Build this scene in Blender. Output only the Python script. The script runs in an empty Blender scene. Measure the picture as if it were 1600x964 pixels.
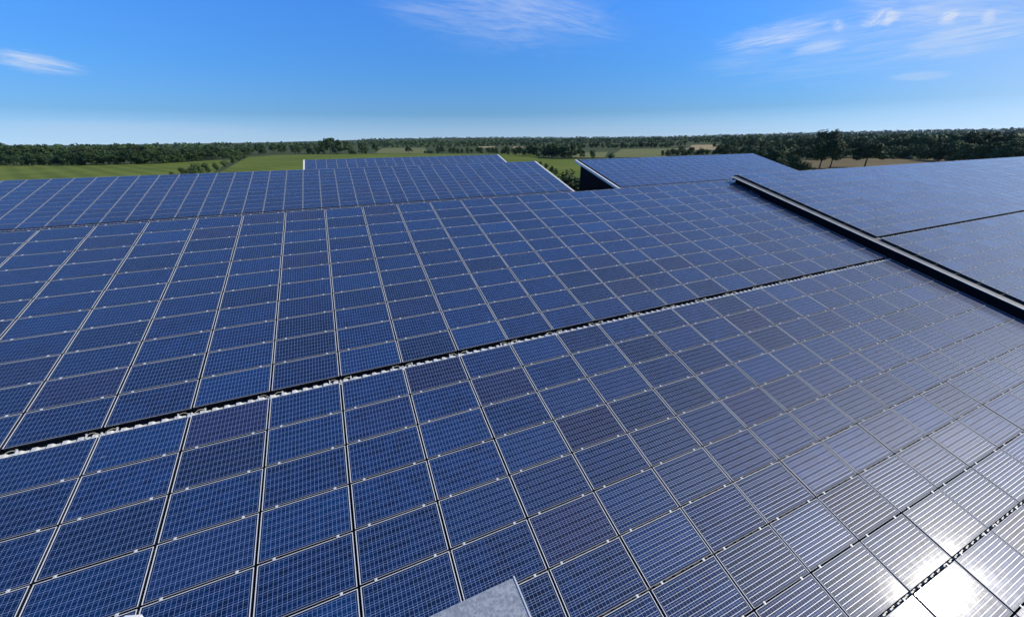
import bpy, bmesh, math, random
from mathutils import Vector, Matrix
R_ = math.radians
rnd = random.Random(7)
sc = bpy.context.scene
COL = sc.collection

# ------------------------------------------------------------------ camera
CAM = Vector((5.9722, -9.7190, 5.9518))
RIGHT = Vector((0.91842, -0.39544, -0.01156))
DOWN = Vector((-0.17126, -0.37108, -0.91267))
FWD = Vector((0.35661, 0.84019, -0.40853))
FPX = 589.8
cam_d = bpy.data.cameras.new('camera'); cam = bpy.data.objects.new('camera', cam_d); COL.objects.link(cam)
m = Matrix.Identity(4)
for i in range(3):
    m[i][0] = RIGHT[i]; m[i][1] = -DOWN[i]; m[i][2] = -FWD[i]; m[i][3] = CAM[i]
cam.matrix_world = m
cam_d.sensor_fit = 'HORIZONTAL'; cam_d.sensor_width = 36.0; cam_d.lens = FPX/1600*36
cam_d.clip_start = 0.05; cam_d.clip_end = 30000
sc.camera = cam
sc.render.resolution_x = 1024; sc.render.resolution_y = 616

# ------------------------------------------------------------------ light
SUN_EL, SUN_AZ = 36.6, 110.5          # azimuth from +Y towards +X
sd = Vector((math.sin(R_(SUN_AZ))*math.cos(R_(SUN_EL)), math.cos(R_(SUN_AZ))*math.cos(R_(SUN_EL)), math.sin(R_(SUN_EL))))
sl = bpy.data.lights.new('sun', 'SUN'); sl.energy = 4.0; sl.angle = R_(0.53); sl.color = (1.0, 0.95, 0.87)
so = bpy.data.objects.new('sun', sl); COL.objects.link(so)
so.rotation_euler = sd.to_track_quat('Z', 'Y').to_euler()
sc.view_settings.view_transform = 'Standard'; sc.view_settings.look = 'None'
sc.view_settings.exposure = 0.0; sc.view_settings.gamma = 1.0; sc.view_settings.use_curve_mapping = False

class NT:
    """small helper for node trees"""
    def __init__(s, tree): s.t = tree; s.n = tree.nodes; s.l = tree.links
    def new(s, k, **kw):
        n = s.n.new(k)
        for a, b in kw.items(): setattr(n, a, b)
        return n
    def link(s, a, b): s.l.new(a, b)
    def put(s, sock, v):
        if isinstance(v, bpy.types.NodeSocket): s.l.new(v, sock)
        elif v is not None: sock.default_value = v
    def math(s, op, a, b=None, c=None, clamp=False):
        n = s.n.new('ShaderNodeMath'); n.operation = op; n.use_clamp = clamp
        s.put(n.inputs[0], a)
        if b is not None: s.put(n.inputs[1], b)
        if c is not None: s.put(n.inputs[2], c)
        return n.outputs[0]
    def mix(s, f, a, b, mode='MIX'):
        n = s.n.new('ShaderNodeMix'); n.data_type = 'RGBA'; n.blend_type = mode
        s.put(n.inputs[0], f); s.put(n.inputs[6], a); s.put(n.inputs[7], b)
        return n.outputs[2]
    def ramp(s, f, lo, hi, a=0.0, b=1.0, kind='SMOOTHSTEP'):
        n = s.n.new('ShaderNodeMapRange'); n.interpolation_type = kind
        s.put(n.inputs[0], f); s.put(n.inputs[1], lo); s.put(n.inputs[2], hi); s.put(n.inputs[3], a); s.put(n.inputs[4], b)
        return n.outputs[0]
    def noise(s, vec, scale, detail=3, rough=0.5, dist=0.0):
        n = s.n.new('ShaderNodeTexNoise'); n.inputs['Scale'].default_value = scale; n.inputs['Detail'].default_value = detail
        n.inputs['Roughness'].default_value = rough; n.inputs['Distortion'].default_value = dist
        if vec is not None: s.l.new(vec, n.inputs['Vector'])
        return n.outputs['Fac']
    def xyz(s, x, y, z):
        n = s.n.new('ShaderNodeCombineXYZ'); s.put(n.inputs[0], x); s.put(n.inputs[1], y); s.put(n.inputs[2], z)
        return n.outputs[0]

def ray(px, py):                        # a direction through the lens, used to place things on the ground
    return (RIGHT*((px-800)/FPX) + DOWN*((py-482)/FPX) + FWD)

world = bpy.data.worlds.new('World'); sc.world = world; world.use_nodes = True
w = NT(world.node_tree); w.n.clear()
sky = w.new('ShaderNodeTexSky'); sky.sky_type = 'NISHITA'; sky.sun_disc = False
sky.sun_elevation = R_(SUN_EL); sky.sun_rotation = R_(SUN_AZ)
sky.air_density = 1.0; sky.dust_density = 0.1; sky.ozone_density = 3.0; sky.altitude = 50
tc = w.new('ShaderNodeTexCoord')
sep = w.new('ShaderNodeSeparateXYZ'); w.link(tc.outputs['Generated'], sep.inputs[0])
AZ = w.math('ARCTAN2', sep.outputs[0], sep.outputs[1]); EL = w.math('ARCSINE', sep.outputs[2])
def azel(px, py):
    r = ray(px, py).normalized(); return math.atan2(r.x, r.y), math.asin(r.z)
CLOUDS = [  # two ends in the sky, half width (rad), strength, streak scale, threshold
    ((-60, 78), (150, 113), 0.016, 1.1, (6, 80), .40),
    ((540, -20), (960, 44), 0.050, .40, (4, 44), .42),
    ((700, -40), (1010, 62), 0.040, .35, (4, 44), .42),
    ((1110, 74), (1330, 26), 0.024, .80, (6, 66), .38),
    ((1230, 84), (1330, 66), 0.011, .6, (6, 80), .32),
    ((1340, 36), (1415, 22), 0.016, 1.2, (26, 46), .38),
    ((1300, 52), (1320, 30), 0.014, .9, (26, 46), .40),
    ((1462, 34), (1505, 22), 0.012, .9, (26, 50), .38),
    ((1530, 34), (1560, 24), 0.012, .7, (26, 50), .38),
    ((1390, 84), (1680, 30), 0.034, .6, (5, 60), .38),
    ((1300, -10), (1700, 0), 0.045, .55, (5, 50), .40),
    ((1060, 104), (1700, 6), 0.062, .34, (5, 64), .38),
    ((560, 6), (1040, 30), 0.075, .18, (5, 26), .38),
    ((1380, 122), (1500, 116), 0.008, .35, (4, 50), .30),
    ((-120, 198), (440, 204), 0.013, .22, (3, 40), .25),
]
acc = None
for (p0, p1, hw, st, (sx, sy), th) in CLOUDS:
    a0, e0 = azel(*p0); a1, e1 = azel(*p1)
    ca, ce = (a0+a1)/2, (e0+e1)/2
    k = math.cos(ce); dx, dy = (a1-a0)*k, e1-e0
    L = math.hypot(dx, dy)/2; c, s_ = dx/(2*L), dy/(2*L)
    u = w.math('MULTIPLY', w.math('SUBTRACT', AZ, ca), k); v = w.math('SUBTRACT', EL, ce)
    al = w.math('ADD', w.math('MULTIPLY', u, c), w.math('MULTIPLY', v, s_))
    ac = w.math('SUBTRACT', w.math('MULTIPLY', v, c), w.math('MULTIPLY', u, s_))
    q = w.math('ADD', w.math('POWER', w.math('ABSOLUTE', w.math('DIVIDE', al, L*1.15)), 2.0),
               w.math('POWER', w.math('ABSOLUTE', w.math('DIVIDE', ac, hw*1.3)), 2.0))
    body = w.ramp(q, 1.0, 0.0, 0.0, 1.0)
    vec = w.xyz(w.math('MULTIPLY', al, sx), w.math('MULTIPLY', ac, sy), ca*7)
    nz = w.math('ADD', w.math('MULTIPLY', w.noise(vec, 1.6, 8, .62, 1.2), .70), w.math('MULTIPLY', w.noise(w.xyz(w.math('MULTIPLY', al, sx*2.2), w.math('MULTIPLY', ac, sy*3.6), ca*3+9), 2.0, 8, .70, .8), .30))
    d = w.ramp(w.math('ADD', nz, w.math('MULTIPLY', body, .22)), th+.13, th+.58, 0.0, 1.0)
    d = w.math('MULTIPLY', w.math('MULTIPLY', d, body), st)
    acc = d if acc is None else w.math('ADD', acc, d)
acc = w.math('MINIMUM', acc, 1.0)
bw = w.new('ShaderNodeRGBToBW'); w.link(sky.outputs[0], bw.inputs[0])
cr = w.new('ShaderNodeValToRGB'); w.link(w.math('MULTIPLY', EL, 2.0), cr.inputs[0])     # clear summer air: the hue of the sky by height
for pos, c in ((0.0, (.185, .290, .400)), (.11, (.062, .188, .355)), (.28, (.050, .24, .62)), (.52, (.058, .31, 1.0)), (1.0, (.055, .30, 1.0))):
    e = cr.color_ramp.elements.new(pos) if pos not in (0.0, 1.0) else cr.color_ramp.elements[0 if pos == 0.0 else -1]
    e.color = c+(1,)
tinted = w.mix(1.0, w.mix(0.0, cr.outputs[0], cr.outputs[0]), w.xyz(bw.outputs[0], bw.outputs[0], bw.outputs[0]), 'MULTIPLY')
tinted = w.mix(1.0, tinted, (3.2, 3.2, 3.2, 1), 'MULTIPLY')
skyc = w.mix(.88, sky.outputs[0], tinted)
dt = w.new('ShaderNodeVectorMath'); dt.operation = 'DOT_PRODUCT'; w.link(tc.outputs['Generated'], dt.inputs[0]); dt.inputs[1].default_value = sd
aur = w.ramp(dt.outputs['Value'], .48, .95)             # paler sky round the sun
skyc = w.mix(w.math('MULTIPLY', aur, .85), skyc, w.mix(1.0, w.xyz(bw.outputs[0], bw.outputs[0], bw.outputs[0]), (.74, .86, 1.04, 1), 'MULTIPLY'))
col = w.mix(w.math('MULTIPLY', acc, .80), skyc, (7.0, 7.6, 8.6, 1))
bg = w.new('ShaderNodeBackground'); bg.inputs['Strength'].default_value = 0.105
w.link(col, bg.inputs['Color'])
wo = w.new('ShaderNodeOutputWorld'); w.link(bg.outputs[0], wo.inputs['Surface'])

# ------------------------------------------------------------------ materials
def mat(name):
    m = bpy.data.materials.new(name); m.use_nodes = True
    t = NT(m.node_tree); b = t.n['Principled BSDF']
    return m, t, b
def simple(name, col, rough=.6, metal=0.0, var=.15, scale=6.0, bump=0.0, spec=.5):
    m, t, b = mat(name)
    tc = t.new('ShaderNodeTexCoord'); nz = t.noise(tc.outputs['Object'], scale, 5, .6)
    lo = tuple(c*(1-var) for c in col)+(1,); hi = tuple(min(1, c*(1+var)) for c in col)+(1,)
    t.put(b.inputs['Base Color'], t.mix(t.ramp(nz, .3, .7), lo, hi))
    b.inputs['Roughness'].default_value = rough; b.inputs['Metallic'].default_value = metal
    b.inputs['Specular IOR Level'].default_value = spec
    if bump:
        bp = t.new('ShaderNodeBump'); bp.inputs['Strength'].default_value = bump; t.link(nz, bp.inputs['Height']); t.link(bp.outputs[0], b.inputs['Normal'])
    return m
PW, PH = 1.625, 0.960                    # one panel
PU, PV = 1.67, 0.9947                   # pitch along the roof and up the slope

def glass_material():
    m, t, b = mat('cell glass')
    uvn = t.new('ShaderNodeUVMap'); uvn.uv_map = 'UVMap'
    s = t.new('ShaderNodeSeparateXYZ'); t.link(uvn.outputs[0], s.inputs[0])
    U, V = s.outputs[0], s.outputs[1]   # metres inside the panel
    oi = t.new('ShaderNodeObjectInfo')
    sc_ = t.new('ShaderNodeSeparateColor'); t.link(oi.outputs['Color'], sc_.inputs[0])
    at = t.new('ShaderNodeAttribute'); at.attribute_name = 'tint'
    rv = t.math('FRACT', t.math('ADD', sc_.outputs[0], at.outputs['Fac']))
    rv2 = t.math('FRACT', t.math('MULTIPLY', rv, 17.31))
    mu, mv = .045, .040                 # margin between frame and first cell
    gu, gv = (PW-2*mu)/20, (PH-2*mv)/12
    def lines(C, off, pitch, half):
        x = t.math('FRACT', t.math('DIVIDE', t.math('SUBTRACT', C, off), pitch))
        d = t.math('MULTIPLY', t.math('SUBTRACT', .5, t.math('ABSOLUTE', t.math('SUBTRACT', x, .5))), pitch)
        return t.math('LESS_THAN', d, half)
    lv = lines(U, mu, gu, .0018)                          # thin lines running up the slope
    lh = lines(V, mv+gv/2, gv, .0022)                     # soldered bus ribbons running along the row
    lg = lines(V, mv, gv*2, .0020)                        # gaps between rows of cells
    inside = t.math('MULTIPLY',
        t.math('MULTIPLY', t.math('GREATER_THAN', U, mu-.003), t.math('LESS_THAN', U, PW-mu+.003)),
        t.math('MULTIPLY', t.math('GREATER_THAN', V, mv-.003), t.math('LESS_THAN', V, PH-mv+.003)))
    # crystal grains and cell to cell differences
    off = t.math('MULTIPLY', rv, 37.0)
    vec = t.xyz(U, V, off)
    vor = t.new('ShaderNodeTexVoronoi'); vor.inputs['Scale'].default_value = 38; t.link(vec, vor.inputs['Vector'])
    vs = t.new('ShaderNodeSeparateColor'); t.link(vor.outputs['Color'], vs.inputs[0])
    wn = t.new('ShaderNodeTexWhiteNoise'); wn.noise_dimensions = '3D'
    t.link(t.xyz(t.math('FLOOR', t.math('DIVIDE', t.math('SUBTRACT', U, mu), gu*2)), t.math('FLOOR', t.math('DIVIDE', t.math('SUBTRACT', V, mv), gv*2)), off), wn.inputs['Vector'])
    big = t.noise(t.xyz(U, V, t.math('ADD', off, 5.0)), 1.6, 3, .5)
    k = t.math('ADD', t.math('MULTIPLY', vs.outputs[0], .30), t.math('ADD', t.math('MULTIPLY', wn.outputs[0], .35), t.math('MULTIPLY', big, .45)))
    c1 = t.mix(t.ramp(k, .15, 1.0, kind='LINEAR'), (.0006, .0048, .025, 1), (.0014, .026, .108, 1))
    pur = t.mix(t.ramp(k, .15, 1.0, kind='LINEAR'), (.0050, .0044, .019, 1), (.019, .017, .058, 1))
    cell = t.mix(t.ramp(rv2, .78, 1.03), c1, pur)
    cell = t.mix(t.math('MULTIPLY', t.ramp(rv, .55, .95), .45), cell, (.0014, .027, .100, 1))
    rv3 = t.math('FRACT', t.math('MULTIPLY', rv, 41.7))
    gain = t.math('ADD', .66, t.math('MULTIPLY', rv3, .74))
    cell = t.mix(1.0, cell, t.xyz(gain, gain, gain), 'MULTIPLY')
    sheet = (.006, .012, .036, 1)
    c = t.mix(inside, sheet, cell)
    c = t.mix(t.math('MULTIPLY', lg, inside), c, (.28, .40, .74, 1))
    c = t.mix(t.math('MULTIPLY', lv, inside), c, (.28, .40, .76, 1))
    c = t.mix(t.math('MULTIPLY', lh, inside), c, (.42, .45, .52, 1))
    # thin dust film lies on the glass, thicker along the lower edge
    du = t.noise(t.xyz(U, V, t.math('ADD', off, 11.0)), 7.0, 6, .65)
    dust = t.math('ADD', t.math('MULTIPLY', t.ramp(du, .35, .8), .008), t.math('MULTIPLY', t.ramp(V, .07, .02), .014))
    streak = t.ramp(t.noise(t.xyz(t.math('MULTIPLY', U, 16.0), t.math('MULTIPLY', V, 1.3), t.math('ADD', off, 2.0)), 1.0, 4, .6), .55, .9)
    dust = t.math('ADD', dust, t.math('MULTIPLY', streak, .016))
    spot = t.ramp(t.noise(t.xyz(U, V, t.math('ADD', off, 23.0)), 10.0, 2, .5), .775, .80)     # rare bird droppings
    dust = t.math('ADD', dust, t.math('MULTIPLY', spot, .5), clamp=True)
    c = t.mix(dust, c, (.45, .43, .39, 1))
    t.put(b.inputs['Base Color'], c)
    t.put(b.inputs['Metallic'], t.math('MULTIPLY', t.math('MULTIPLY', lh, inside), .85))
    t.put(b.inputs['Roughness'], t.mix(t.math('MULTIPLY', lh, inside), (.40, .40, .40, 1), (.48, .48, .48, 1)))
    b.inputs['Specular IOR Level'].default_value = .12
    t.put(b.inputs['Specular IOR Level'], t.math('ADD', .10, t.math('MULTIPLY', t.math('MULTIPLY', lh, inside), .4)))
    b.inputs['Coat Weight'].default_value = 1.0; b.inputs['Coat IOR'].default_value = 1.53
    b.inputs['Sheen Weight'].default_value = .09; b.inputs['Sheen Roughness'].default_value = .45; b.inputs['Sheen Tint'].default_value = (.86, .90, 1.0, 1)
    t.put(b.inputs['Coat Roughness'], t.math('ADD', .048, t.math('MULTIPLY', du, .05)))
    # panels are never set perfectly parallel, and tempered glass is faintly wavy
    geo = t.new('ShaderNodeNewGeometry')
    wob = t.new('ShaderNodeVectorMath'); wob.operation = 'ADD'
    tl = t.xyz(t.math('MULTIPLY', t.math('SUBTRACT', rv, .5), .022), t.math('MULTIPLY', t.math('SUBTRACT', rv2, .5), .022), 0.0)
    t.link(geo.outputs['Normal'], wob.inputs[0]); t.link(tl, wob.inputs[1])
    nm = t.new('ShaderNodeVectorMath'); nm.operation = 'NORMALIZE'; t.link(wob.outputs[0], nm.inputs[0])
    t.link(nm.outputs[0], b.inputs['Normal']); t.link(nm.outputs[0], b.inputs['Coat Normal'])
    return m
M_GLASS = glass_material()
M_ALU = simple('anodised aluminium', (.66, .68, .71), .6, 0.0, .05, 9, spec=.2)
M_ALUDARK = simple('shaded frame flank', (.012, .013, .016), .6, 0.0, .2, 9)  # aluminium frame sides with their shade put into the colour
M_CLAMP = simple('bright clamp', (.66, .67, .68), .5, .1, .08, 20)
M_SHEET = simple('shade-darkened roof sheet', (.085, .088, .092), .75, 0.0, .15, 3)  # pale roof sheet darkened so the gaps between panels read as shade
M_STRIP = simple('pale ribbed flashing', (.62, .62, .60), .5, 0.0, .15, 6)
M_WHITE = simple('white coated trim', (.84, .84, .82), .45, 0.0, .06, 2)
M_GREYTRIM = simple('light grey flashing', (.58, .58, .57), .5, 0.0, .12, 2)
M_STEP = simple('shade-toned flashing', (.15, .15, .15), .5, 0.0, .2, 2)  # shadow along the panel edge is put into this darker flashing colour
M_BLACK = simple('near-black trim', (.004, .005, .008), .85, 0.0, .3, 8, spec=.15)  # at the roof step this near-black stands in for shade
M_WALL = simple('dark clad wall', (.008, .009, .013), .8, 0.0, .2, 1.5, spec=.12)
M_CABLE = simple('pale cable', (.70, .62, .42), .5, 0.0, .1, 30)
M_GALV = None
def galv():
    m, t, b = mat('galvanised sheet steel')
    tc = t.new('ShaderNodeTexCoord')
    vo = t.new('ShaderNodeTexVoronoi'); vo.inputs['Scale'].default_value = 130; t.link(tc.outputs['Object'], vo.inputs['Vector'])
    s = t.new('ShaderNodeSeparateColor'); t.link(vo.outputs['Color'], s.inputs[0])
    nz = t.noise(tc.outputs['Object'], 9, 6, .7, 1.2); n2 = t.noise(tc.outputs['Object'], 120, 3, .6)
    k = t.math('ADD', t.math('MULTIPLY', s.outputs[0], .5), t.math('ADD', t.math('MULTIPLY', nz, .6), t.math('MULTIPLY', n2, .35)))
    t.put(b.inputs['Base Color'], t.mix(t.ramp(k, .4, 1.1), (.42, .43, .44, 1), (.57, .575, .58, 1)))
    b.inputs['Metallic'].default_value = .55; t.put(b.inputs['Roughness'], t.ramp(k, .3, 1.2, .42, .62))
    bp = t.new('ShaderNodeBump'); bp.inputs['Strength'].default_value = .12; t.link(n2, bp.inputs['Height']); t.link(bp.outputs[0], b.inputs['Normal'])
    return m
M_GALV = galv()

# ------------------------------------------------------------------ builders
class MB:
    def __init__(s): s.v = []; s.f = []; s.m = []; s.uv = {}; s.t = {}
    def quad(s, a, b, c, d, mi=0, uv=None, tint=None):
        i = len(s.v); s.v += [tuple(a), tuple(b), tuple(c), tuple(d)]; k = len(s.f); s.f.append((i, i+1, i+2, i+3)); s.m.append(mi)
        if uv: s.uv[k] = uv
        if tint is not None: s.t[k] = tint
    def box(s, x0, x1, y0, y1, z0, z1, mi=0, top=None, bottom=True, M=None):
        P = [Vector((x, y, z)) for z in (z0, z1) for y in (y0, y1) for x in (x0, x1)]
        if M is not None: P = [M @ p for p in P]
        i = len(s.v); s.v += [tuple(p) for p in P]
        fs = [(4, 5, 7, 6), (0, 1, 5, 4), (1, 3, 7, 5), (3, 2, 6, 7), (2, 0, 4, 6)] + ([(0, 2, 3, 1)] if bottom else [])
        for j, f in enumerate(fs):
            s.f.append(tuple(i+q for q in f)); s.m.append(top if (j == 0 and top is not None) else mi)
    def tube(s, pts, r, n=6, mi=0):
        pts = [Vector(p) for p in pts]; rr = r if isinstance(r, (list, tuple)) else [r]*len(pts)
        base = len(s.v)
        for k, p in enumerate(pts):
            d = (pts[min(k+1, len(pts)-1)]-pts[max(k-1, 0)]).normalized()
            a = d.cross(Vector((0, 0, 1)) if abs(d.z) < .9 else Vector((1, 0, 0))).normalized(); b = d.cross(a)
            for j in range(n):
                q = p+(a*math.cos(2*math.pi*j/n)+b*math.sin(2*math.pi*j/n))*rr[k]; s.v.append(tuple(q))
        for k in range(len(pts)-1):
            for j in range(n):
                s.f.append((base+k*n+j, base+k*n+(j+1) % n, base+(k+1)*n+(j+1) % n, base+(k+1)*n+j)); s.m.append(mi)
        s.f.append(tuple(base+j for j in range(n))[::-1]); s.m.append(mi)
        s.f.append(tuple(base+(len(pts)-1)*n+j for j in range(n))); s.m.append(mi)
    def mesh(s, name, mats, smooth=False):
        me = bpy.data.meshes.new(name); me.from_pydata(s.v, [], s.f)
        for mm in (mats if isinstance(mats, (list, tuple)) else [mats]): me.materials.append(mm)
        me.polygons.foreach_set('material_index', s.m)
        if s.uv:
            ul = me.uv_layers.new(name='UVMap')
            for k, uv in s.uv.items():
                for q, li in enumerate(me.polygons[k].loop_indices): ul.data[li].uv = uv[q]
        if s.t:
            a = me.attributes.new('tint', 'FLOAT', 'FACE')
            for k, tv in s.t.items(): a.data[k].value = tv
        if smooth: me.polygons.foreach_set('use_smooth', [True]*len(s.f))
        me.update()
        return me
    def build(s, name, mats, parent=None, smooth=False):
        o = bpy.data.objects.new(name, s.mesh(name, mats, smooth)); COL.objects.link(o)
        if parent: o.parent = parent
        return o
def tag(o, label=None, cat=None, group=None, kind=None):
    if label: o['label'] = label
    if cat: o['category'] = cat
    if group: o['group'] = group
    if kind: o['kind'] = kind
    return o
def empty(name, loc=(0, 0, 0), rot=(0, 0, 0)):
    o = bpy.data.objects.new(name, None); COL.objects.link(o); o.location = loc; o.rotation_euler = rot; o.empty_display_size = .2
    return o
def mk(name, me, parent=None):
    o = bpy.data.objects.new(name, me); COL.objects.link(o)
    if parent: o.parent = parent
    return o

SL = R_(15.5765); CS, SN = math.cos(SL), math.sin(SL)
VW = Vector((0, CS, SN)); NW = Vector((0, -SN, CS))
def rp(x, v, n, origin=(0, 0, 0)):      # roof coordinates -> world
    return Vector((x, origin[1], origin[2])) + VW*v + NW*n
def project(P):
    d = P-CAM; z = d.dot(FWD)
    if z < .05: return None
    return (800+FPX*d.dot(RIGHT)/z, 482+FPX*d.dot(DOWN)/z, z)

GZ = -6.5                                # ground level
def at(px, py, z=GZ):
    r = ray(px, py); k = (z-CAM.z)/r.z
    return CAM+r*k
def at_depth(px, py, d):                 # point on the ray at horizontal distance d
    r = ray(px, py); k = d/math.hypot(r.x, r.y); return CAM+r*k

# ------------------------------------------------------------------ ground and fields
def field_mat(name, c0, c1, scale=.05, stripes=0.0, ang=0.0):
    m, t, b = mat(name)
    tc = t.new('ShaderNodeTexCoord'); P = tc.outputs['Object']
    a = t.noise(P, scale, 5, .6); f = t.noise(P, 1.3, 4, .7)
    k = t.math('ADD', t.math('MULTIPLY', a, .65), t.math('MULTIPLY', f, .35))
    if stripes:
        s = t.new('ShaderNodeSeparateXYZ'); t.link(P, s.inputs[0])
        u = t.math('ADD', t.math('MULTIPLY', s.outputs[0], math.cos(ang)), t.math('MULTIPLY', s.outputs[1], math.sin(ang)))
        st = t.math('SINE', t.math('MULTIPLY', t.math('ADD', u, t.math('MULTIPLY', a, 3.0)), 2*math.pi/stripes))
        k = t.math('ADD', k, t.math('MULTIPLY', st, .10))
    t.put(b.inputs['Base Color'], t.mix(t.ramp(k, .35, .65), c0+(1,), c1+(1,)))
    b.inputs['Roughness'].default_value = .95; b.inputs['Specular IOR Level'].default_value = .1
    return m
M_GRASS = field_mat('meadow grass', (.098, .135, .018), (.150, .185, .030), .03, 9.0, .5)
M_GROUND = field_mat('mixed farmland', (.040, .065, .020), (.085, .095, .035), .006)
M_PALE = field_mat('dry pasture', (.13, .15, .05), (.19, .19, .075), .02, 14, 1.0)
M_STUB = field_mat('cut stubble', (.30, .23, .12), (.40, .31, .17), .02, 10, .3)
M_YARD = field_mat('gravel yard', (.16, .15, .14), (.24, .23, .21), .2)
M_BROWN = field_mat('ripe crop', (.135, .105, .050), (.185, .145, .072), .03, 6, .2)

g = MB()                                  # one sheet to the horizon, rising gently far away
RINGS = [0, 60, 150, 300, 600, 1000, 1600, 2500, 4000, 6500, 10000, 16000]
NSEG = 96
def ground_z(x, y):
    r = math.hypot(x, y); a = math.atan2(x, y)
    z = GZ
    if r > 1500:
        h = max(0, min(1, (r-1500)/2500))
        z += h*h*(3-2*h)*(14+10*math.sin(a*3+.7)+6*math.sin(a*7.3)+26*max(0, min(1, (a-.95)/.5)))
    return z
vi = [[None]*NSEG for _ in RINGS]
for i, r in enumerate(RINGS):
    for j in range(NSEG):
        a = 2*math.pi*j/NSEG
        x, y = r*math.sin(a), r*math.cos(a)
        if i == 0 and j: vi[i][j] = vi[0][0]; continue
        vi[i][j] = len(g.v); g.v.append((x, y, ground_z(x, y)))
for i in range(len(RINGS)-1):
    for j in range(NSEG):
        k = (j+1) % NSEG
        f = (vi[i][j], vi[i+1][j], vi[i+1][k], vi[i][k]) if i else (vi[0][0], vi[1][j], vi[1][k])
        g.f.append(f); g.m.append(0)
tag(g.build('ground', M_GROUND, smooth=True), kind='structure')

FZ = [0]
def patch(name, pix, material):
    FZ[0] += 1; z = GZ+.03*FZ[0]
    b = MB(); b.v = [tuple(at(px, py, z)) for px, py in pix]; b.f = [tuple(range(len(pix)))]; b.m = [0]
    me = b.mesh(name, material)
    if me.polygons[0].normal.z < 0: me.flip_normals()
    return tag(mk(name, me), kind='structure')
patch('yard', [(-900, 420), (-200, 300), (560, 300), (1000, 290), (1250, 285), (1700, 280), (2600, 330), (1500, 950), (300, 950)], M_YARD)
patch('field', [(-160, 300), (-160, 259), (130, 258.5), (245, 256), (330, 251), (365, 250), (300, 290)], M_GRASS)
patch('field', [(290, 300), (386, 246), (430, 242.5), (560, 240.5), (840, 240.5), (842, 262), (700, 290), (480, 296)], M_GRASS)
patch('field', [(780, 247.5), (905, 249.5), (1010, 250), (960, 292), (800, 292)], M_GRASS)
patch('pasture', [(585, 240), (598, 231.5), (664, 231.2), (668, 240)], M_PALE)
patch('pasture', [(950, 246), (972, 233.2), (1062, 231.8), (1040, 246)], M_PALE)
patch('pasture', [(885, 246.5), (905, 238.5), (950, 237.5), (945, 246.5)], M_PALE)
patch('stubble', [(1070, 234.5), (1082, 226.8), (1128, 226.2), (1132, 234.5)], M_STUB)
patch('crop', [(1225, 275), (1240, 249.5), (1330, 247.5), (1480, 249.5), (1500, 262), (1400, 276)], M_BROWN)
patch('stubble', [(745, 231.5), (748, 229.2), (772, 229), (774, 231.5)], M_STUB)
patch('stubble', [(800, 232), (803, 229.5), (816, 229.3), (818, 232)], M_STUB)

# ------------------------------------------------------------------ sheds (mono-pitch roofs, high side to the north)
def rib_sheet(mb, x0, x1, v0, v1, n, org, pitch=.25, h=.045):
    x = x0
    prof = []
    while x < x1-1e-6:
        for dx, dh in ((0, 0), (.10, 0), (.135, h), (.215, h), (.25, 0)):
            if x+dx <= x1+1e-6: prof.append((x+dx, dh))
        x += pitch
    out = []
    for p in prof:
        if not out or abs(p[0]-out[-1][0]) > 1e-6: out.append(p)
    base = len(mb.v)
    for (xx, dh) in out:
        mb.v.append(tuple(rp(xx, v0, n+dh, org))); mb.v.append(tuple(rp(xx, v1, n+dh, org)))
    for k in range(len(out)-1):
        a = base+2*k; mb.f.append((a, a+2, a+3, a+1)); mb.m.append(0)

def pbox(mb, x0, x1, v0, v1, n0, n1, org=(0, 0, 0), mi=0):
    P = [rp(x, v, n, org) for n in (n0, n1) for v in (v0, v1) for x in (x0, x1)]
    i = len(mb.v); mb.v += [tuple(p) for p in P]
    for f in [(4, 5, 7, 6), (0, 1, 5, 4), (1, 3, 7, 5), (3, 2, 6, 7), (2, 0, 4, 6), (0, 2, 3, 1)]:
        mb.f.append(tuple(i+q for q in f)); mb.m.append(mi)

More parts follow.
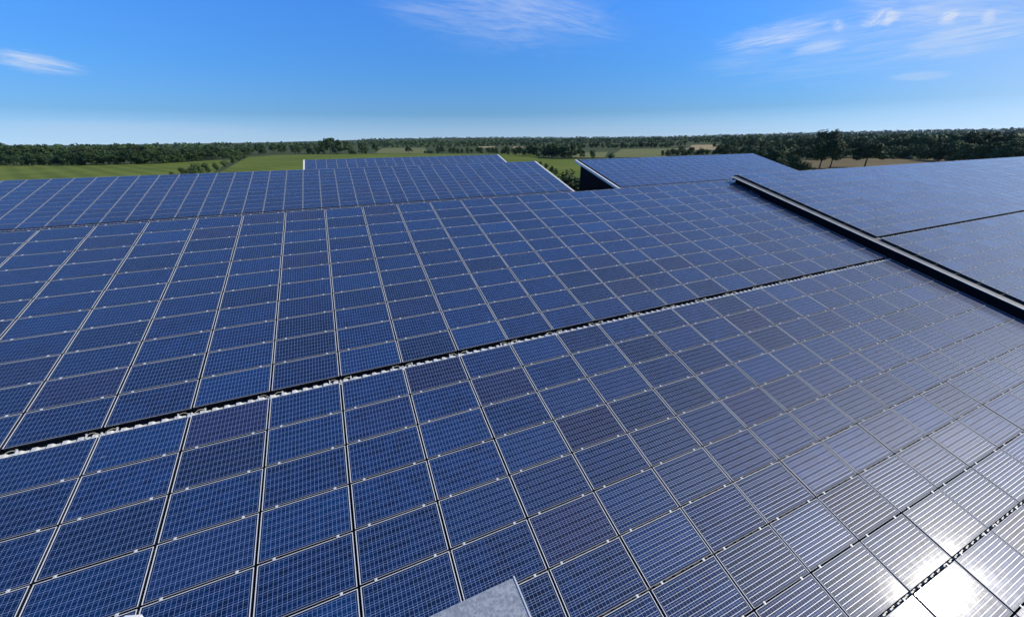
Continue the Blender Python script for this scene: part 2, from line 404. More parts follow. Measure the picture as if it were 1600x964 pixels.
NS = -.250                               # roof sheet lies this far below the panel faces
def shed(x0, x1, vtop, vbot, org, label, trim_l=None, trim_r=None, ns=NS, inset=.12, slot=((-.02, .13),)):
    """org = world point of roof-plane (v=0,n=0); walls of dark cladding, ribbed roof sheet, flashings"""
    root = empty('solar_shed', (x0, rp(0, vbot, 0, org).y, GZ))
    inv = Matrix.Translation(-root.location)
    def done(mb, name, material, smooth=False):
        mb.v = [tuple(inv @ Vector(p)) for p in mb.v]
        return mb.build(name, material, root, smooth)
    b = MB(); rib_sheet(b, x0, x1, vbot, vtop, ns-.045, org); done(b, 'roof', M_SHEET)
    yt, zt = rp(0, vtop, ns-.07, org).yz; yb, zb = rp(0, vbot, ns-.07, org).yz
    yt -= inset; yb += .12
    a0, a1 = x0+.12, x1-.12
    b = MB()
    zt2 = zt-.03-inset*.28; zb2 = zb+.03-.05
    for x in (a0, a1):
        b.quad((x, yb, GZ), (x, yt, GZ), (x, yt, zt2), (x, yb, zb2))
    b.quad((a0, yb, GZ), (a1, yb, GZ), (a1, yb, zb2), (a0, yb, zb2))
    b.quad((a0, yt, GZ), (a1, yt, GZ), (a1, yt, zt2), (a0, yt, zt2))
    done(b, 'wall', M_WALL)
    if slot:
        b = MB()
        for v0, v1 in slot: rib_sheet(b, x0+.3, x1-.3, v0, v1, -.095, org)
        done(b, 'slot_flashing', M_STRIP)
    b = MB(); pbox(b, x0, x1, vtop+.004, vtop+.05, ns-.14, -.05, org)
    done(b, 'ridge_flashing', M_BLACK)
    b = MB(); pbox(b, x0, x1, vbot-.14, vbot-.004, ns-.16, ns-.05, org); done(b, 'gutter', M_GREYTRIM)
    for side, wd in ((0, trim_l), (1, trim_r)):
        if not wd: continue
        b = MB()
        xa, xb = (x0-.02, x0-.02+wd) if side == 0 else (x1+.02-wd, x1+.02)
        pbox(b, xa, xb, vbot, vtop+.06, -.035, -.005, org)
        xe = xa if side == 0 else xb-.03
        pbox(b, xe, xe+.03, vbot, vtop+.06, -.30, -.037, org)
        done(b, 'verge_trim', M_WHITE)
    tag(root, label, 'shed', 'long low sheds with solar roofs')
    return root

O1 = (0, 0, 0)
V_TOP = .208+11*PV                       # upper edge of the panel field
V_SEAM = -9*PV
O3 = (0, 43.0-V_TOP*CS, 3.0-V_TOP*SN)
O4 = (0, 71.3-V_TOP*CS, 3.03-V_TOP*SN)
H2 = .50
shed(-20.1, 32.60, V_TOP+.10, -14.2, O1, 'nearest long shed, its blue roof filling the foreground', slot=((-.02, .118), (-9*PV-.038, -9*PV-.012)))
shed(-33.0, 32.42, V_TOP+.03, -12.0, O3, 'shed with white right verge, directly behind the nearest roof on the left', None, .22)
shed(39.10, 78.75, V_TOP+.03, -12.0, O3, 'shed with bright left verge and dark gable wall, behind the nearest roof on the right',   .26, None, inset=1.5)
shed(.33, 37.62, V_TOP+.03, -12.0, O4, 'farthest shed with white verges at both ends, beyond the left rear roof', .26, .22)

# right hand shed: raised a little, its flashing overlaps the nearest roof
PU2, PV2 = 1.525, .866
V2_SLOT = 1.22; V2_S2 = V2_SLOT+.186; V2_TOP = V2_S2+11*PV2
X2 = 32.44
root2 = shed(32.2, 92.0, V2_TOP+.03, -14.2, tuple(NW*H2), 'long shed on the right, its pale roof raised above a black step', slot=((1.22-.02, 1.22+.07),))
inv2 = Matrix.Translation(-root2.location)
def done2(mb, name, material):
    mb.v = [tuple(inv2 @ Vector(p)) for p in mb.v]; return mb.build(name, material, root2)
b = MB()
pbox(b, 31.945, 32.8, -14.2, V2_TOP+.02, .36, .380)
done2(b, 'verge_flashing', M_STEP)
b = MB(); pbox(b, 31.86, 31.94, -14.2, V2_TOP+.02, .36, .388)
done2(b, 'folded_lip', M_GREYTRIM)  # paler strip, the lit edge of the flashing done as colour
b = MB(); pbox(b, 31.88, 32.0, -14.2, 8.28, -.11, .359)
done2(b, 'shade_upstand', M_BLACK)  # dark strip painting the shaded gap and wall under the verge
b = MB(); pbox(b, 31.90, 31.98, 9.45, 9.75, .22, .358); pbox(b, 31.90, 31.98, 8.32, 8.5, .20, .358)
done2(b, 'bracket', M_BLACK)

# ------------------------------------------------------------------ solar panels
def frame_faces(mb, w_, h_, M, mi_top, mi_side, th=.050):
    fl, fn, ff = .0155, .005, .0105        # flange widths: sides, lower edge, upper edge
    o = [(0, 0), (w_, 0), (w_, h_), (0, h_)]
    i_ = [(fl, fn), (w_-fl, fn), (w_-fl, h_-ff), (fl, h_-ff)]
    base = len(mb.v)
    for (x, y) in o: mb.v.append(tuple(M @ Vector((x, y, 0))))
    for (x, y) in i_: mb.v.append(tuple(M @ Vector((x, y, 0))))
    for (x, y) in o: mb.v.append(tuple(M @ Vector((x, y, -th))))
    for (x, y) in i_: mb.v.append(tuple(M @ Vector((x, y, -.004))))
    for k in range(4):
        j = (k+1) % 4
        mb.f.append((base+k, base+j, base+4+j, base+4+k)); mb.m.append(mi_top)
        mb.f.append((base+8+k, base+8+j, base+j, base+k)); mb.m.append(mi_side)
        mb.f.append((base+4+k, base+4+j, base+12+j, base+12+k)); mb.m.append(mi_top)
def glass_faces(mb, w_, h_, M, mi, tint=None, full=True):
    z = -.004; c = [(.0145, .004), (w_-.0145, .004), (w_-.0145, h_-.0115), (.0145, h_-.0115)]
    P = [M @ Vector((x, y, z)) for x, y in c]
    sx, sy = PW/w_, PH/h_
    mb.quad(*P, mi=mi, uv=[(x*sx, y*sy) for x, y in c], tint=tint)
    if full:
        Q = [M @ Vector((x, y, z-.006)) for x, y in c]
        mb.quad(Q[3], Q[2], Q[1], Q[0], mi=mi)
        for k in range(4):
            j = (k+1) % 4; mb.quad(Q[k], Q[j], P[j], P[k], mi=mi)
def clamp_faces(mb, w_, h_, M, mi, which):
    x = w_*(.165 if which == 0 else .835)
    mb.box(x-.024, x+.024, h_-.009, h_+.043, .0012, .0085, mi=mi, M=M)
    mb.box(x-.012, x+.012, h_+.008, h_+.028, .0090, .0150, mi=mi, M=M)
I4 = Matrix.Identity(4)
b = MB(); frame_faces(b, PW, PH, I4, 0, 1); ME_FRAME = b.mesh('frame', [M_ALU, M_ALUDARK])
b = MB(); glass_faces(b, PW, PH, I4, 0); ME_GLASS = b.mesh('cell_glass', M_GLASS)
ME_CL = []
for q in (0, 1):
    b = MB(); clamp_faces(b, PW, PH, I4, 0, q); ME_CL.append(b.mesh('clamp', M_CLAMP))

def clip_area(poly):
    def clip(P, f, inter):
        out = []
        for i in range(len(P)):
            a, c = P[i], P[(i+1) % len(P)]
            if f(a): out.append(a)
            if f(a) != f(c): out.append(inter(a, c))
        return out
    for ax, lim, sg in ((0, 0, 1), (0, 1600, -1), (1, 0, 1), (1, 964, -1)):
        if not poly: return 0
        poly = clip(poly, lambda p: (p[ax]-lim)*sg >= 0,
                    lambda a, c: tuple(a[q]+(c[q]-a[q])*(lim-a[ax])/(c[ax]-a[ax]) for q in (0, 1)))
    return abs(sum(poly[i][0]*poly[(i+1) % len(poly)][1]-poly[(i+1) % len(poly)][0]*poly[i][1] for i in range(len(poly))))/2
slots = []                               # (area, roof, band, row, col, x, v, n, origin, pw, ph)
def add_panel(roof, band, row, colm, x, v, n, org, pw, ph):
    pr = [project(rp(x+dx, v+dy, n, org)) for dx, dy in ((0, 0), (pw, 0), (pw, ph), (0, ph))]
    if any(p is None for p in pr): ar = 0
    else: ar = clip_area([(p[0], p[1]) for p in pr])
    slots.append([ar, roof, band, row, colm, x, v, n, org, pw, ph])
gu_, gv_ = (PU-PW)/2, (PV-PH)/2
for c in range(-12, 19):
    for r in range(11): add_panel('near', 'above', r, c, c*PU+gu_, .208+r*PV+gv_, 0, O1, PW, PH)
    for r in range(9): add_panel('near', 'below', r, c, c*PU+gu_, -(r+1)*PV+gv_, 0, O1, PW, PH)
    for r in range(4): add_panel('near', 'seam', r, c, c*PU+gu_, V_SEAM-.030-(r+1)*PV+gv_, 0, O1, PW, PH)
for r in (8, 9, 10): add_panel('near', 'above', r, 19, 19*PU+gu_, .208+r*PV+gv_, 0, O1, PW, PH)
for c in range(0, 36):
    for r in range(11): add_panel('right', 'above', r, c, X2+c*PU2+.02, V2_S2+r*PV2+.01, H2, O1, PU2-.04, PV2-.022)
    for r in range(10): add_panel('right', 'below', r, c, X2+c*PU2+.02, V2_SLOT-(r+1)*PV2+.01, H2, O1, PU2-.04, PV2-.022)
for c in range(-19, 17):
    for r in range(11): add_panel('rear', 'above', r, c, 3.73+c*PU+gu_, .208+r*PV+gv_, 0, O3, PW, PH)
    add_panel('rear', 'below', 0, c, 3.73+c*PU+gu_, -PV+gv_, 0, O3, PW, PH)
for c in range(23):
    for r in range(11): add_panel('rear right', 'above', r, c, 39.75+c*PU+gu_, .208+r*PV+gv_, 0, O3, PW, PH)
    add_panel('rear right', 'below', 0, c, 39.75+c*PU+gu_, -PV+gv_, 0, O3, PW, PH)
for c in range(22):
    for r in range(11): add_panel('far', 'above', r, c, .686+c*PU+gu_, .208+r*PV+gv_, 0, O4, PW, PH)
vis = sorted([s for s in slots if s[0] > 30], key=lambda s: -s[0])
own = [s for s in vis if s[1] == 'near'][:300]
ownset = set(id(s) for s in own)
ORD = ['first', 'second', 'third', 'fourth', 'fifth', 'sixth', 'seventh', 'eighth', 'ninth', 'tenth', 'eleventh', 'twelfth', 'thirteenth',
       'fourteenth', 'fifteenth', 'sixteenth', 'seventeenth', 'eighteenth', 'nineteenth', 'twentieth', 'twenty-first', 'twenty-second', 'twenty-third', 'twenty-fourth', 'twenty-fifth']
BANDW = {'above': 'row above the long slot', 'below': 'row below the long slot', 'seam': 'row below the narrow seam'}
rows = {}
for s in vis:
    if s[1] == 'near' and s[0] > 60: rows.setdefault((s[2], s[3]), []).append(s[4])
proto = None
for s in own:
    ar, roof, band, row, c, x, v, n, org, pw, ph = s
    # nudge of a fraction of a degree: panels are clamped by hand
    o = empty('solar_module', rp(x+rnd.uniform(-.004, .004), v+rnd.uniform(-.003, .003), n+rnd.uniform(-.004, .004), org),
              (SL+rnd.uniform(-.003, .003), rnd.uniform(-.003, .003), rnd.uniform(-.0015, .0015)))
    tv = rnd.random()
    if (band, row, c) == ('above', 1, 6): tv = .703            # the purple looking one by the slot
    pos = sorted(rows.get((band, row), [c])).index(c) if c in rows.get((band, row), []) else 0
    tag(o, 'blue solar panel, %s %s, %s from the left in that row' % (ORD[row], BANDW[band], ORD[pos]), 'solar panel', 'blue solar panels in rows on the nearest roof')
    mk('frame', ME_FRAME, o)
    gl = mk('cell_glass', ME_GLASS, o); gl.color = (tv, 0, 0, 1)
    for q in (0, 1): mk('clamp', ME_CL[q], o)
rest = MB(); glint = MB()
RX = Matrix.Rotation(SL, 4, 'X')
for s in slots:
    if id(s) in ownset or s[0] <= 0.5: continue
    ar, roof, band, row, c, x, v, n, org, pw, ph = s
    M = Matrix.Translation(rp(x, v, n, org)) @ RX
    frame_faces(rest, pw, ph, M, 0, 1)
    glass_faces(rest, pw, ph, M, 2, tint=rnd.random(), full=False)
    if roof in ('near', 'right', 'rear right'):
        for q in (0, 1): clamp_faces(rest, pw, ph, M, 3, q)
tag(rest.build('solar_modules', [M_ALU, M_ALUDARK, M_GLASS, M_CLAMP]), 'hundreds of further blue solar panels covering the right, rear and distant roofs', 'solar panels', kind='stuff')

# cable loops with two hooks in the long slot, one pair at each column joint of the nearest roof
def cable_loop(c, idx):
    x = c*PU; root = empty('cable_loop', rp(x, .09, -.118), (SL, 0, 0))
    for sgn in (-1, 1):
        hk = MB(); hx = sgn*.27
        hk.box(hx-.014, hx+.014, -.045, -.02, .0, .085); hk.box(hx-.014, hx+.014, -.02, .045, .07, .085); hk.box(hx-.014, hx+.014, .045, .055, .07, .112)
        hk.build('hook', M_CLAMP, root)
        cb = MB(); pts = []
        for k in range(9):
            u = k/8; xx = sgn*(.27-.24*u)
            pts.append((xx, .035-.06*u+.045*math.sin(math.pi*u)*(1 if sgn < 0 else .8), .075+.035*math.sin(math.pi*u)-.02*u))
        cb.tube(pts, .0055, 6); cb.build('cable', M_CABLE, root, True)
    e = MB(); e.box(-.025, .025, -.06, .0, .0, .075); e.box(-.012, .012, -.03, .02, .075, .090); e.build('rail_end', M_CLAMP, root)
    tag(root, 'pale cable loop with two hooks in the long roof slot, %s from the left' % ORD[idx], 'cable', 'cable loops along the roof slot')
ci = [c for c in range(-3, 20) if (lambda p: p and 0 < p[0] < 1600 and 0 < p[1] < 964)(project(rp(c*PU, .1, NS)))]
for i, c in enumerate(ci): cable_loop(c, i)

# ------------------------------------------------------------------ galvanised box close to the camera
zc = CAM.z-1.35
P0 = at(803.5, 900, zc)
gx, gy = P0.x, P0.y
root = empty('metal_duct', (gx-.35, gy-.30, -3.0))
def loc(p): return Vector(p)-root.location
b = MB(); b.box(gx-.66, gx-.012, gy-.56, gy-.012, -2.5, zc-.05, M=Matrix.Translation(-root.location)); b.build('shaft', M_GALV, root)
bm = bmesh.new()
bmesh.ops.create_cube(bm, size=1, matrix=Matrix.Translation(loc((gx-.34, gy-.29, zc-.026))) @ Matrix.Diagonal((.68, .58, .052, 1)))
bmesh.ops.bevel(bm, geom=bm.edges[:], offset=.004, segments=2, affect='EDGES')
me = bpy.data.meshes.new('lid'); bm.to_mesh(me); bm.free(); me.materials.append(M_GALV); mk('lid', me, root)
b = MB(); b.box(gx-.004, gx+.001, gy-.58, gy+.001, zc-.04, zc+.003, M=Matrix.Translation(-root.location)); b.build('folded_rim', M_GREYTRIM, root)
tag(root, 'spangled grey galvanised metal duct, its flat corner poking up at the bottom edge', 'duct')

# small white housing on a slim pole, just peeping in at the lower left
zw = CAM.z-1.45
pa, pb = at(187, 958.5, zw), at(225, 955.5, zw)
dx = (pb-pa).normalized(); dy_ = Vector((0, 0, 1)).cross(dx); ln = (pb-pa).length
root = empty('white_housing', pa+dx*ln*.5-dy_*.06)
root.rotation_euler = (0, 0, math.atan2(dx.y, dx.x))
bm = bmesh.new()
bmesh.ops.create_cube(bm, size=1, matrix=Matrix.Translation((0, 0, -.03)) @ Matrix.Diagonal((ln, .12, .06, 1)))
bmesh.ops.bevel(bm, geom=bm.edges[:], offset=.012, segments=3, affect='EDGES')
me = bpy.data.meshes.new('casing'); bm.to_mesh(me); bm.free(); me.materials.append(M_WHITE); mk('casing', me, root)
M_OLIVE = simple('olive tinted window', (.10, .11, .075), .35, 0, .2, 30); M_RED = simple('faded red cap', (.36, .16, .13), .5, 0, .2, 30)
for xa_, xb_ in ((-.18, .20), (.24, .42)):
    b = MB(); b.box(ln*xa_, ln*xb_, -.05, .035, -.004, .004); b.build('window', M_OLIVE, root)
b = MB(); b.box(ln*.502, ln*.66, -.055, .035, -.045, -.006); b.build('end_cap', M_RED, root)
b = MB(); b.tube([(0, -.02, -.061), (0, -.02, -8.6)], .018, 10); b.build('pole', M_GREYTRIM, root)
tag(root, 'small white housing with olive windows and a reddish end, at the bottom left edge', 'housing')

# ------------------------------------------------------------------ trees
def leaf_mat(name, lo, hi):
    m, t, b = mat(name)
    tc = t.new('ShaderNodeTexCoord'); a = t.noise(tc.outputs['Object'], .35, 3, .6)
    oi = t.new('ShaderNodeObjectInfo'); at_ = t.new('ShaderNodeAttribute'); at_.attribute_name = 'tint'
    k = t.math('ADD', t.math('MULTIPLY', a, .5), t.math('ADD', t.math('MULTIPLY', at_.outputs['Fac'], .35), t.math('MULTIPLY', oi.outputs['Random'], .25)))
    t.put(b.inputs['Base Color'], t.mix(t.ramp(k, .25, .85), lo+(1,), hi+(1,)))
    b.inputs['Roughness'].default_value = .75; b.inputs['Specular IOR Level'].default_value = .25
    return m
M_LEAF = [leaf_mat('dark foliage', (.018, .042, .015), (.062, .108, .032)),
          leaf_mat('mid foliage', (.026, .058, .018), (.085, .135, .042)),
          leaf_mat('olive foliage', (.030, .048, .014), (.085, .110, .036)),
          leaf_mat('greyish foliage', (.060, .085, .050), (.120, .150, .090))]
M_BARK = simple('bark', (.055, .043, .032), .9, 0, .3, 3)
def crown_mesh(seed, mi, shape='round', n=620, leaf=.055):
    """unit tree: height 1, crown radius about .38; leaf clumps spread through uneven lobes"""
    r = random.Random(seed); b = MB()
    lobes = []
    if shape == 'round':
        lobes.append((Vector((0, 0, .63)), .30, .28))
        for k in range(13):
            a = r.uniform(0, 6.28); rr = r.uniform(.14, .36); z = r.uniform(.32, .88)
            if z > .7: rr *= .6
            lobes.append((Vector((rr*math.cos(a), rr*math.sin(a), z)), r.uniform(.10, .18), r.uniform(.08, .14)))
    elif shape == 'wood':
        lobes.append((Vector((0, 0, .55)), .27, .34))
        for k in range(14):
            a = r.uniform(0, 6.28); z = r.uniform(.12, .90); rr = r.uniform(.14, .30)*(1 if z < .6 else 1.45-z)
            lobes.append((Vector((rr*math.cos(a), rr*math.sin(a), z)), r.uniform(.10, .18), r.uniform(.08, .14)))
    elif shape == 'bush':
        for k in range(9):
            a = r.uniform(0, 6.28); rr = r.uniform(0, .34)
            lobes.append((Vector((rr*math.cos(a), rr*math.sin(a), r.uniform(.2, .68))), r.uniform(.18, .28), r.uniform(.16, .30)))
    else:                                  # tall
        for k in range(9):
            z = .25+.68*k/8; a = r.uniform(0, 6.28); q = .10*math.sin(math.pi*min(1, (z+.05)))
            lobes.append((Vector((q*math.cos(a), q*math.sin(a), z)), .05+.15*math.sin(math.pi*(1.02-z)**.7), .10))
    tot = sum(l[1]**2 for l in lobes)
    for c, rx, rz in lobes:
        for k in range(int(n*rx*rx/tot)):
            d = Vector((r.gauss(0, 1), r.gauss(0, 1), r.gauss(0, 1))).normalized()*(r.uniform(.25, 1.0)**.4)
            p = c+Vector((d.x*rx, d.y*rx, d.z*rz))
            nrm = (d+Vector((r.uniform(-.7, .7), r.uniform(-.7, .7), r.uniform(-.3, .8)))).normalized()
            t1 = nrm.cross(Vector((r.uniform(-1, 1), r.uniform(-1, 1), r.uniform(-1, 1)))).normalized(); t2 = nrm.cross(t1)
            s1 = leaf*r.uniform(.5, 1.2); s2 = s1*r.uniform(.5, .9); tv = r.random()
            b.quad(p-t1*s1, p-t2*s2*.8+t1*s1*.2, p+t1*s1, p+t2*s2, tint=tv)
    return b.mesh('crown', M_LEAF[mi])
def trunk_mesh(seed, shape='round'):
    r = random.Random(seed); b = MB()
    b.tube([(0, 0, -.02), (.005, 0, .18), (r.uniform(-.02, .02), r.uniform(-.02, .02), .42), (r.uniform(-.03, .03), 0, .66)], [.026, .019, .014, .006], 7)
    if shape != 'bush':
        for k in range(5):
            a = r.uniform(0, 6.28); z = r.uniform(.22, .48); l = r.uniform(.14, .26)
            b.tube([(0, 0, z), (l*.5*math.cos(a), l*.5*math.sin(a), z+.10), (l*math.cos(a), l*math.sin(a), z+.19)], [.011, .008, .003], 5)
    return b.mesh('trunk', M_BARK, True)
KIT = {}
for nm, shp, mi, n, lf in (('wood', 'wood', 0, 1500, .042), ('woodmid', 'wood', 1, 1500, .042), ('woodolive', 'wood', 2, 1300, .042), ('oak', 'round', 0, 1700, .040), ('ash', 'round', 1, 900, .045), ('olive', 'round', 2, 800, .045), ('tall', 'tall', 0, 600, .040),
                           ('bush', 'bush', 1, 700, .060), ('olivebush', 'bush', 2, 700, .060), ('greybush', 'bush', 3, 700, .060), ('darkbush', 'bush', 0, 900, .050)):
    KIT[nm] = [(crown_mesh(k*31+len(nm)*7+ord(nm[0]), mi, shp, n, lf), trunk_mesh(k*5+3, shp)) for k in range(4)]
tr = random.Random(11)
def tree(P, height, kind, label, group=None, wide=1.0, name=None, cat=None):
    cm, tm = tr.choice(KIT[kind])
    bush = 'bush' in kind
    o = empty(name or ('bush' if bush else 'tree'), P, (0, 0, tr.uniform(0, 6.28)))
    o.scale = (height*wide*tr.uniform(.92, 1.1), height*wide*tr.uniform(.92, 1.1), height)
    mk('crown', cm, o)
    if not bush: mk('trunk', tm, o)
    else: mk('stem', tm, o)
    tag(o, label, cat or ('bush' if bush else 'tree'), group)
    return o
def place(px, ybase, ytop, kind, label, group=None, wide=1.0, z=GZ, **kw):
    P = at(px, ybase, z); d = (P-CAM).dot(FWD)
    Q = project(P); 
    # height so that the top shows at ytop
    r = ray(px, ytop); k = math.hypot(P.x-CAM.x, P.y-CAM.y)/math.hypot(r.x, r.y)
    h = (CAM+r*k).z-P.z
    return tree(P, h, kind, label, group, wide, **kw)
def interp(tab, x):
    for (x0, *a), (x1, *c) in zip(tab, tab[1:]):
        if x0 <= x <= x1:
            t = (x-x0)/(x1-x0); return [p+(q-p)*t for p, q in zip(a, c)]
    return list(tab[-1][1:])
def belt(x0, x1, step, tab, kinds, label, group, jb=1.0, jt=2.5, wide=(1.0, 1.4)):
    x = x0
    while x < x1:
        yb, yt = interp(tab, x)
        place(x+tr.uniform(-.3, .3)*step, yb+tr.uniform(-jb, jb*.3), yt+tr.uniform(-jt*.5, jt), tr.choice(kinds), label, group, tr.uniform(*wide))
        x += step*tr.uniform(.75, 1.25)
# left wood behind the meadow, two depths
T = [(-80, 253, 224), (20, 253, 223), (95, 252.5, 227), (160, 251, 227), (200, 250, 224.5), (225, 250, 223), (250, 249, 228), (300, 247, 228), (330, 246, 225), (390, 243, 227), (440, 239, 222), (475, 238, 226)]
belt(-60, 470, 10, T, ['woodmid', 'wood', 'woodmid', 'woodolive'], 'tall green tree in the wood behind the left meadow', 'trees of the wood behind the left meadow', 1.2, 3.5)
T = [(-80, 259, 238), (60, 259, 236), (140, 258.5, 232), (175, 257.5, 231), (250, 256, 232), (320, 251.5, 229), (385, 245, 227), (400, 242, 233)]
belt(-50, 390, 9, T, ['wood', 'darkbush', 'wood', 'bush'], 'dark tree at the near edge of the wood behind the left meadow', 'dark trees at the edge of the left wood', .6, 4.5, (1.0, 1.5))
# hedge running towards the camera
for i, (px, yb, yt) in enumerate([(382, 249, 235), (374, 252, 238), (364, 256, 242), (352, 261, 246), (340, 266, 249), (326, 270, 251), (312, 273, 251.5), (299, 275, 253), (290, 276, 258), (272, 278, 265)]):
    place(px, yb, yt, tr.choice(['olivebush', 'bush']), 'olive green bush in the hedge between the two left meadows', 'bushes of the hedge between the left meadows', tr.uniform(.7, .95))
# clump of dark trees left of centre
for px, yb, yt, kd, lb in [(466, 240.5, 225, 'wood', None), (482, 241, 223, 'wood', None), (497, 241, 223.5, 'darkbush', None), (507, 240.8, 219, 'wood', None), (517, 240.5, 213.5, 'oak', 'tallest tree of the dark clump behind the farthest shed'),
                           (530, 240.8, 218, 'wood', None), (546, 241, 220, 'wood', None), (566, 241, 220.5, 'wood', None), (572, 240.5, 226, 'darkbush', None), (588, 240.5, 223, 'oak', 'rounded dark tree at the right end of the clump behind the farthest shed'), (554, 241.5, 231, 'darkbush', None), (526, 241.5, 231, 'darkbush', None), (490, 241.5, 233, 'darkbush', None)]:
    place(px, yb, yt, kd, lb or 'dark tree in the clump behind the farthest shed', None if lb else 'dark trees in the clump behind the farthest shed', tr.uniform(.95, 1.25))
place(639, 240.5, 228, 'oak', 'single round dark tree standing before the pale pasture', None, 1.15)
T = [(600, 231.5, 226), (660, 231, 225.5), (700, 231, 224), (760, 229, 222.5), (830, 229, 222), (900, 231, 221.5), (960, 232, 221), (1040, 231, 221), (1080, 227, 220)]
belt(596, 1075, 7, T, ['wood', 'woodmid', 'wood', 'bush'], 'small dark tree in the far hedges beyond the farthest shed', 'trees of the far hedges', .6, 1.8, (1.0, 1.5))
T = [(660, 240, 230), (700, 240, 229), (770, 240.5, 229), (810, 243, 226), (850, 246, 224), (880, 248, 222), (905, 247, 228)]
belt(665, 905, 8, T, ['wood', 'wood', 'woodmid', 'darkbush'], 'dark tree in the row behind the farthest shed roof', 'trees in the row behind the farthest shed roof', .6, 3, (1.0, 1.4))
place(926, 248.3, 231.5, 'bush', 'rounded bush left of the pale strip of pasture', None, .75)
place(954, 248.3, 235.5, 'bush', 'broad low bush just behind the rear right roof', None, .95)
for px, yb, yt in [(844, 262, 250), (853, 266, 253), (862, 270, 256), (836, 258, 249), (868, 274, 260)]:
    place(px, yb, yt, 'olivebush', 'small shrub on the grass beside the white verge', 'small shrubs on the grass beside the white verge', .8)
place(897, 308, 257, 'darkbush', 'large dark bush between two sheds, left of the dark gable wall', None, 1.45)
T = [(1030, 244, 233), (1060, 244, 229), (1085, 243, 229), (1110, 242, 231), (1135, 243, 226)]
belt(1035, 1135, 8, T, ['darkbush', 'wood'], 'dark tree behind the rear right roof, below the tan field', 'dark trees behind the rear right roof', .5, 2.5)
# wood behind the right shed
T = [(1115, 232, 222), (1160, 234, 216), (1200, 235, 217), (1250, 236, 215), (1300, 237, 213), (1360, 240, 213), (1420, 243, 213), (1480, 246, 209), (1530, 247, 203.5), (1580, 248, 207), (1680, 250, 207)]
belt(1115, 1640, 10, T, ['wood', 'woodmid', 'wood'], 'tree in the wood beyond the right roof', 'trees of the wood beyond the right roof', 1.2, 3, (1.0, 1.35))
T = [(1120, 250, 232), (1150, 254, 229), (1185, 258, 228), (1215, 263, 231), (1240, 268, 238), (1255, 270, 246)]
belt(1125, 1258, 8, T, ['wood', 'darkbush', 'wood', 'darkbush'], 'dark tree just behind the rear right roof edge', 'dark trees by the rear right roof edge', 1.5, 3.5, (.85, 1.15))
T = [(1120, 243, 226), (1180, 246, 225), (1240, 250, 226), (1290, 251, 228)]
belt(1122, 1292, 9, T, ['wood', 'woodmid', 'darkbush'], 'tree in the middle of the wood beyond the rear right roof', 'trees in the middle of the right wood', 1.0, 3, (1.1, 1.5))
T = [(1296, 247.5, 231), (1340, 247, 229), (1390, 247, 227), (1420, 248, 224)]
belt(1298, 1420, 9, T, ['wood', 'bush', 'woodmid'], 'tree in the hedge along the back of the tan field', 'trees in the hedge behind the tan field', .6, 3, (1.1, 1.6))
T = [(1300, 249, 236), (1360, 248, 234), (1400, 248, 232), (1440, 250, 222), (1500, 256, 219), (1560, 261, 216), (1680, 262, 215)]
belt(1370, 1640, 10, T, ['wood', 'darkbush', 'wood', 'woodmid'], 'dark tree at the front of the wood beyond the right roof', 'dark trees at the front of the right wood', 1.0, 4, (.95, 1.3))
for px, dy in ((1272, 204), (1283, 202.5), (1295, 203)):
    place(px, 246, dy, 'tall', 'slim tall tree top rising above the twin trees', 'slim tree tops above the twin trees', 1.0)
place(1280, 264, 216, 'oak', 'left one of twin trees with bare trunk on the tan field', None, 1.0)
place(1296, 264.5, 213, 'oak', 'right one of twin trees with bare trunk on the tan field', None, 1.0)
place(1350, 263, 217, 'oak', 'broad dark tree standing alone on the tan field', None, 1.2)
place(1395, 249.8, 241.5, 'greybush', 'pale greyish bush at the field edge, rounder and left of its neighbour', None, .85)
place(1421, 250.2, 241.5, 'greybush', 'pale greyish wide bush at the field edge, right of its rounder neighbour', None, 1.5)
for px, yb, yt in [(1262, 268, 258), (1272, 270, 259), (1250, 269, 256)]:
    place(px, yb, yt, 'olivebush', 'low olive shrub where the two right roofs meet', 'low shrubs where the two right roofs meet', .9)

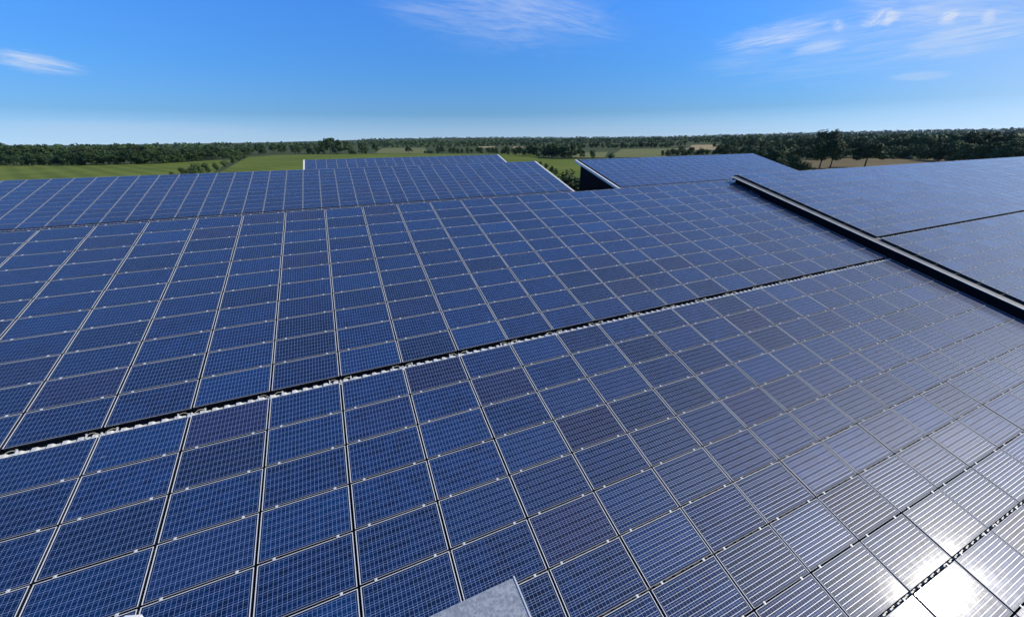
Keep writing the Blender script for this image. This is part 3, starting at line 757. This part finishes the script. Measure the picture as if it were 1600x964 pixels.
# far woods: countless crowns on the skyline
fw = MB(); fr = random.Random(5)
def far_band(x0, x1, dist, hmin, hmax, dens):
    x = x0
    while x < x1:
        r = ray(x, 219); d = dist*fr.uniform(.9, 1.15); k = d/math.hypot(r.x, r.y)
        P = CAM+r*k; zg = ground_z(P.x, P.y); h = fr.uniform(hmin, hmax); wd = h*fr.uniform(.5, 1.1)
        nn = 26
        for q in range(nn):
            dv = Vector((fr.gauss(0, 1), fr.gauss(0, 1), abs(fr.gauss(0, 1)))).normalized()
            p = Vector((P.x+dv.x*wd*.7, P.y+dv.y*wd*.7, zg+h*.25+dv.z*h*.7))
            t1 = Vector((fr.uniform(-1, 1), fr.uniform(-1, 1), fr.uniform(-1, 1))).normalized(); t2 = t1.cross(dv).normalized()
            s_ = h*fr.uniform(.14, .26)
            fw.quad(p-t1*s_, p-t2*s_*.7, p+t1*s_, p+t2*s_*.7, tint=fr.random())
        x += dens*fr.uniform(.5, 1.5)
far_band(-60, 700, 1300, 8, 15, 3.2)
far_band(560, 1180, 1500, 8, 16, 2.4)
far_band(560, 1180, 950, 7, 12, 4.0)
far_band(1130, 1700, 700, 7, 13, 3.0)
far_band(1130, 1700, 1000, 8, 14, 2.4)
far_band(1130, 1700, 1600, 8, 16, 2.2)
far_band(560, 1700, 2600, 10, 18, 2.0)
far_band(1100, 1700, 4000, 12, 22, 2.0)
tag(fw.build('far_woods', M_LEAF[1]), 'distant dark woods and hedges along the whole skyline', 'woods', kind='stuff')

# air: a thin even haze, far things fade a little towards blue
hz = MB(); hz.box(-5000, 6500, -4500, 6500, GZ-1.0, 175)
m = bpy.data.materials.new('summer haze'); m.use_nodes = True; t = NT(m.node_tree); t.n.clear()
pv = t.new('ShaderNodeVolumePrincipled'); pv.inputs['Color'].default_value = (.66, .84, 1.0, 1); pv.inputs['Density'].default_value = 3.2e-5; pv.inputs['Anisotropy'].default_value = .25
ou = t.new('ShaderNodeOutputMaterial'); t.link(pv.outputs[0], ou.inputs['Volume'])
tag(hz.build('haze', m), kind='stuff')
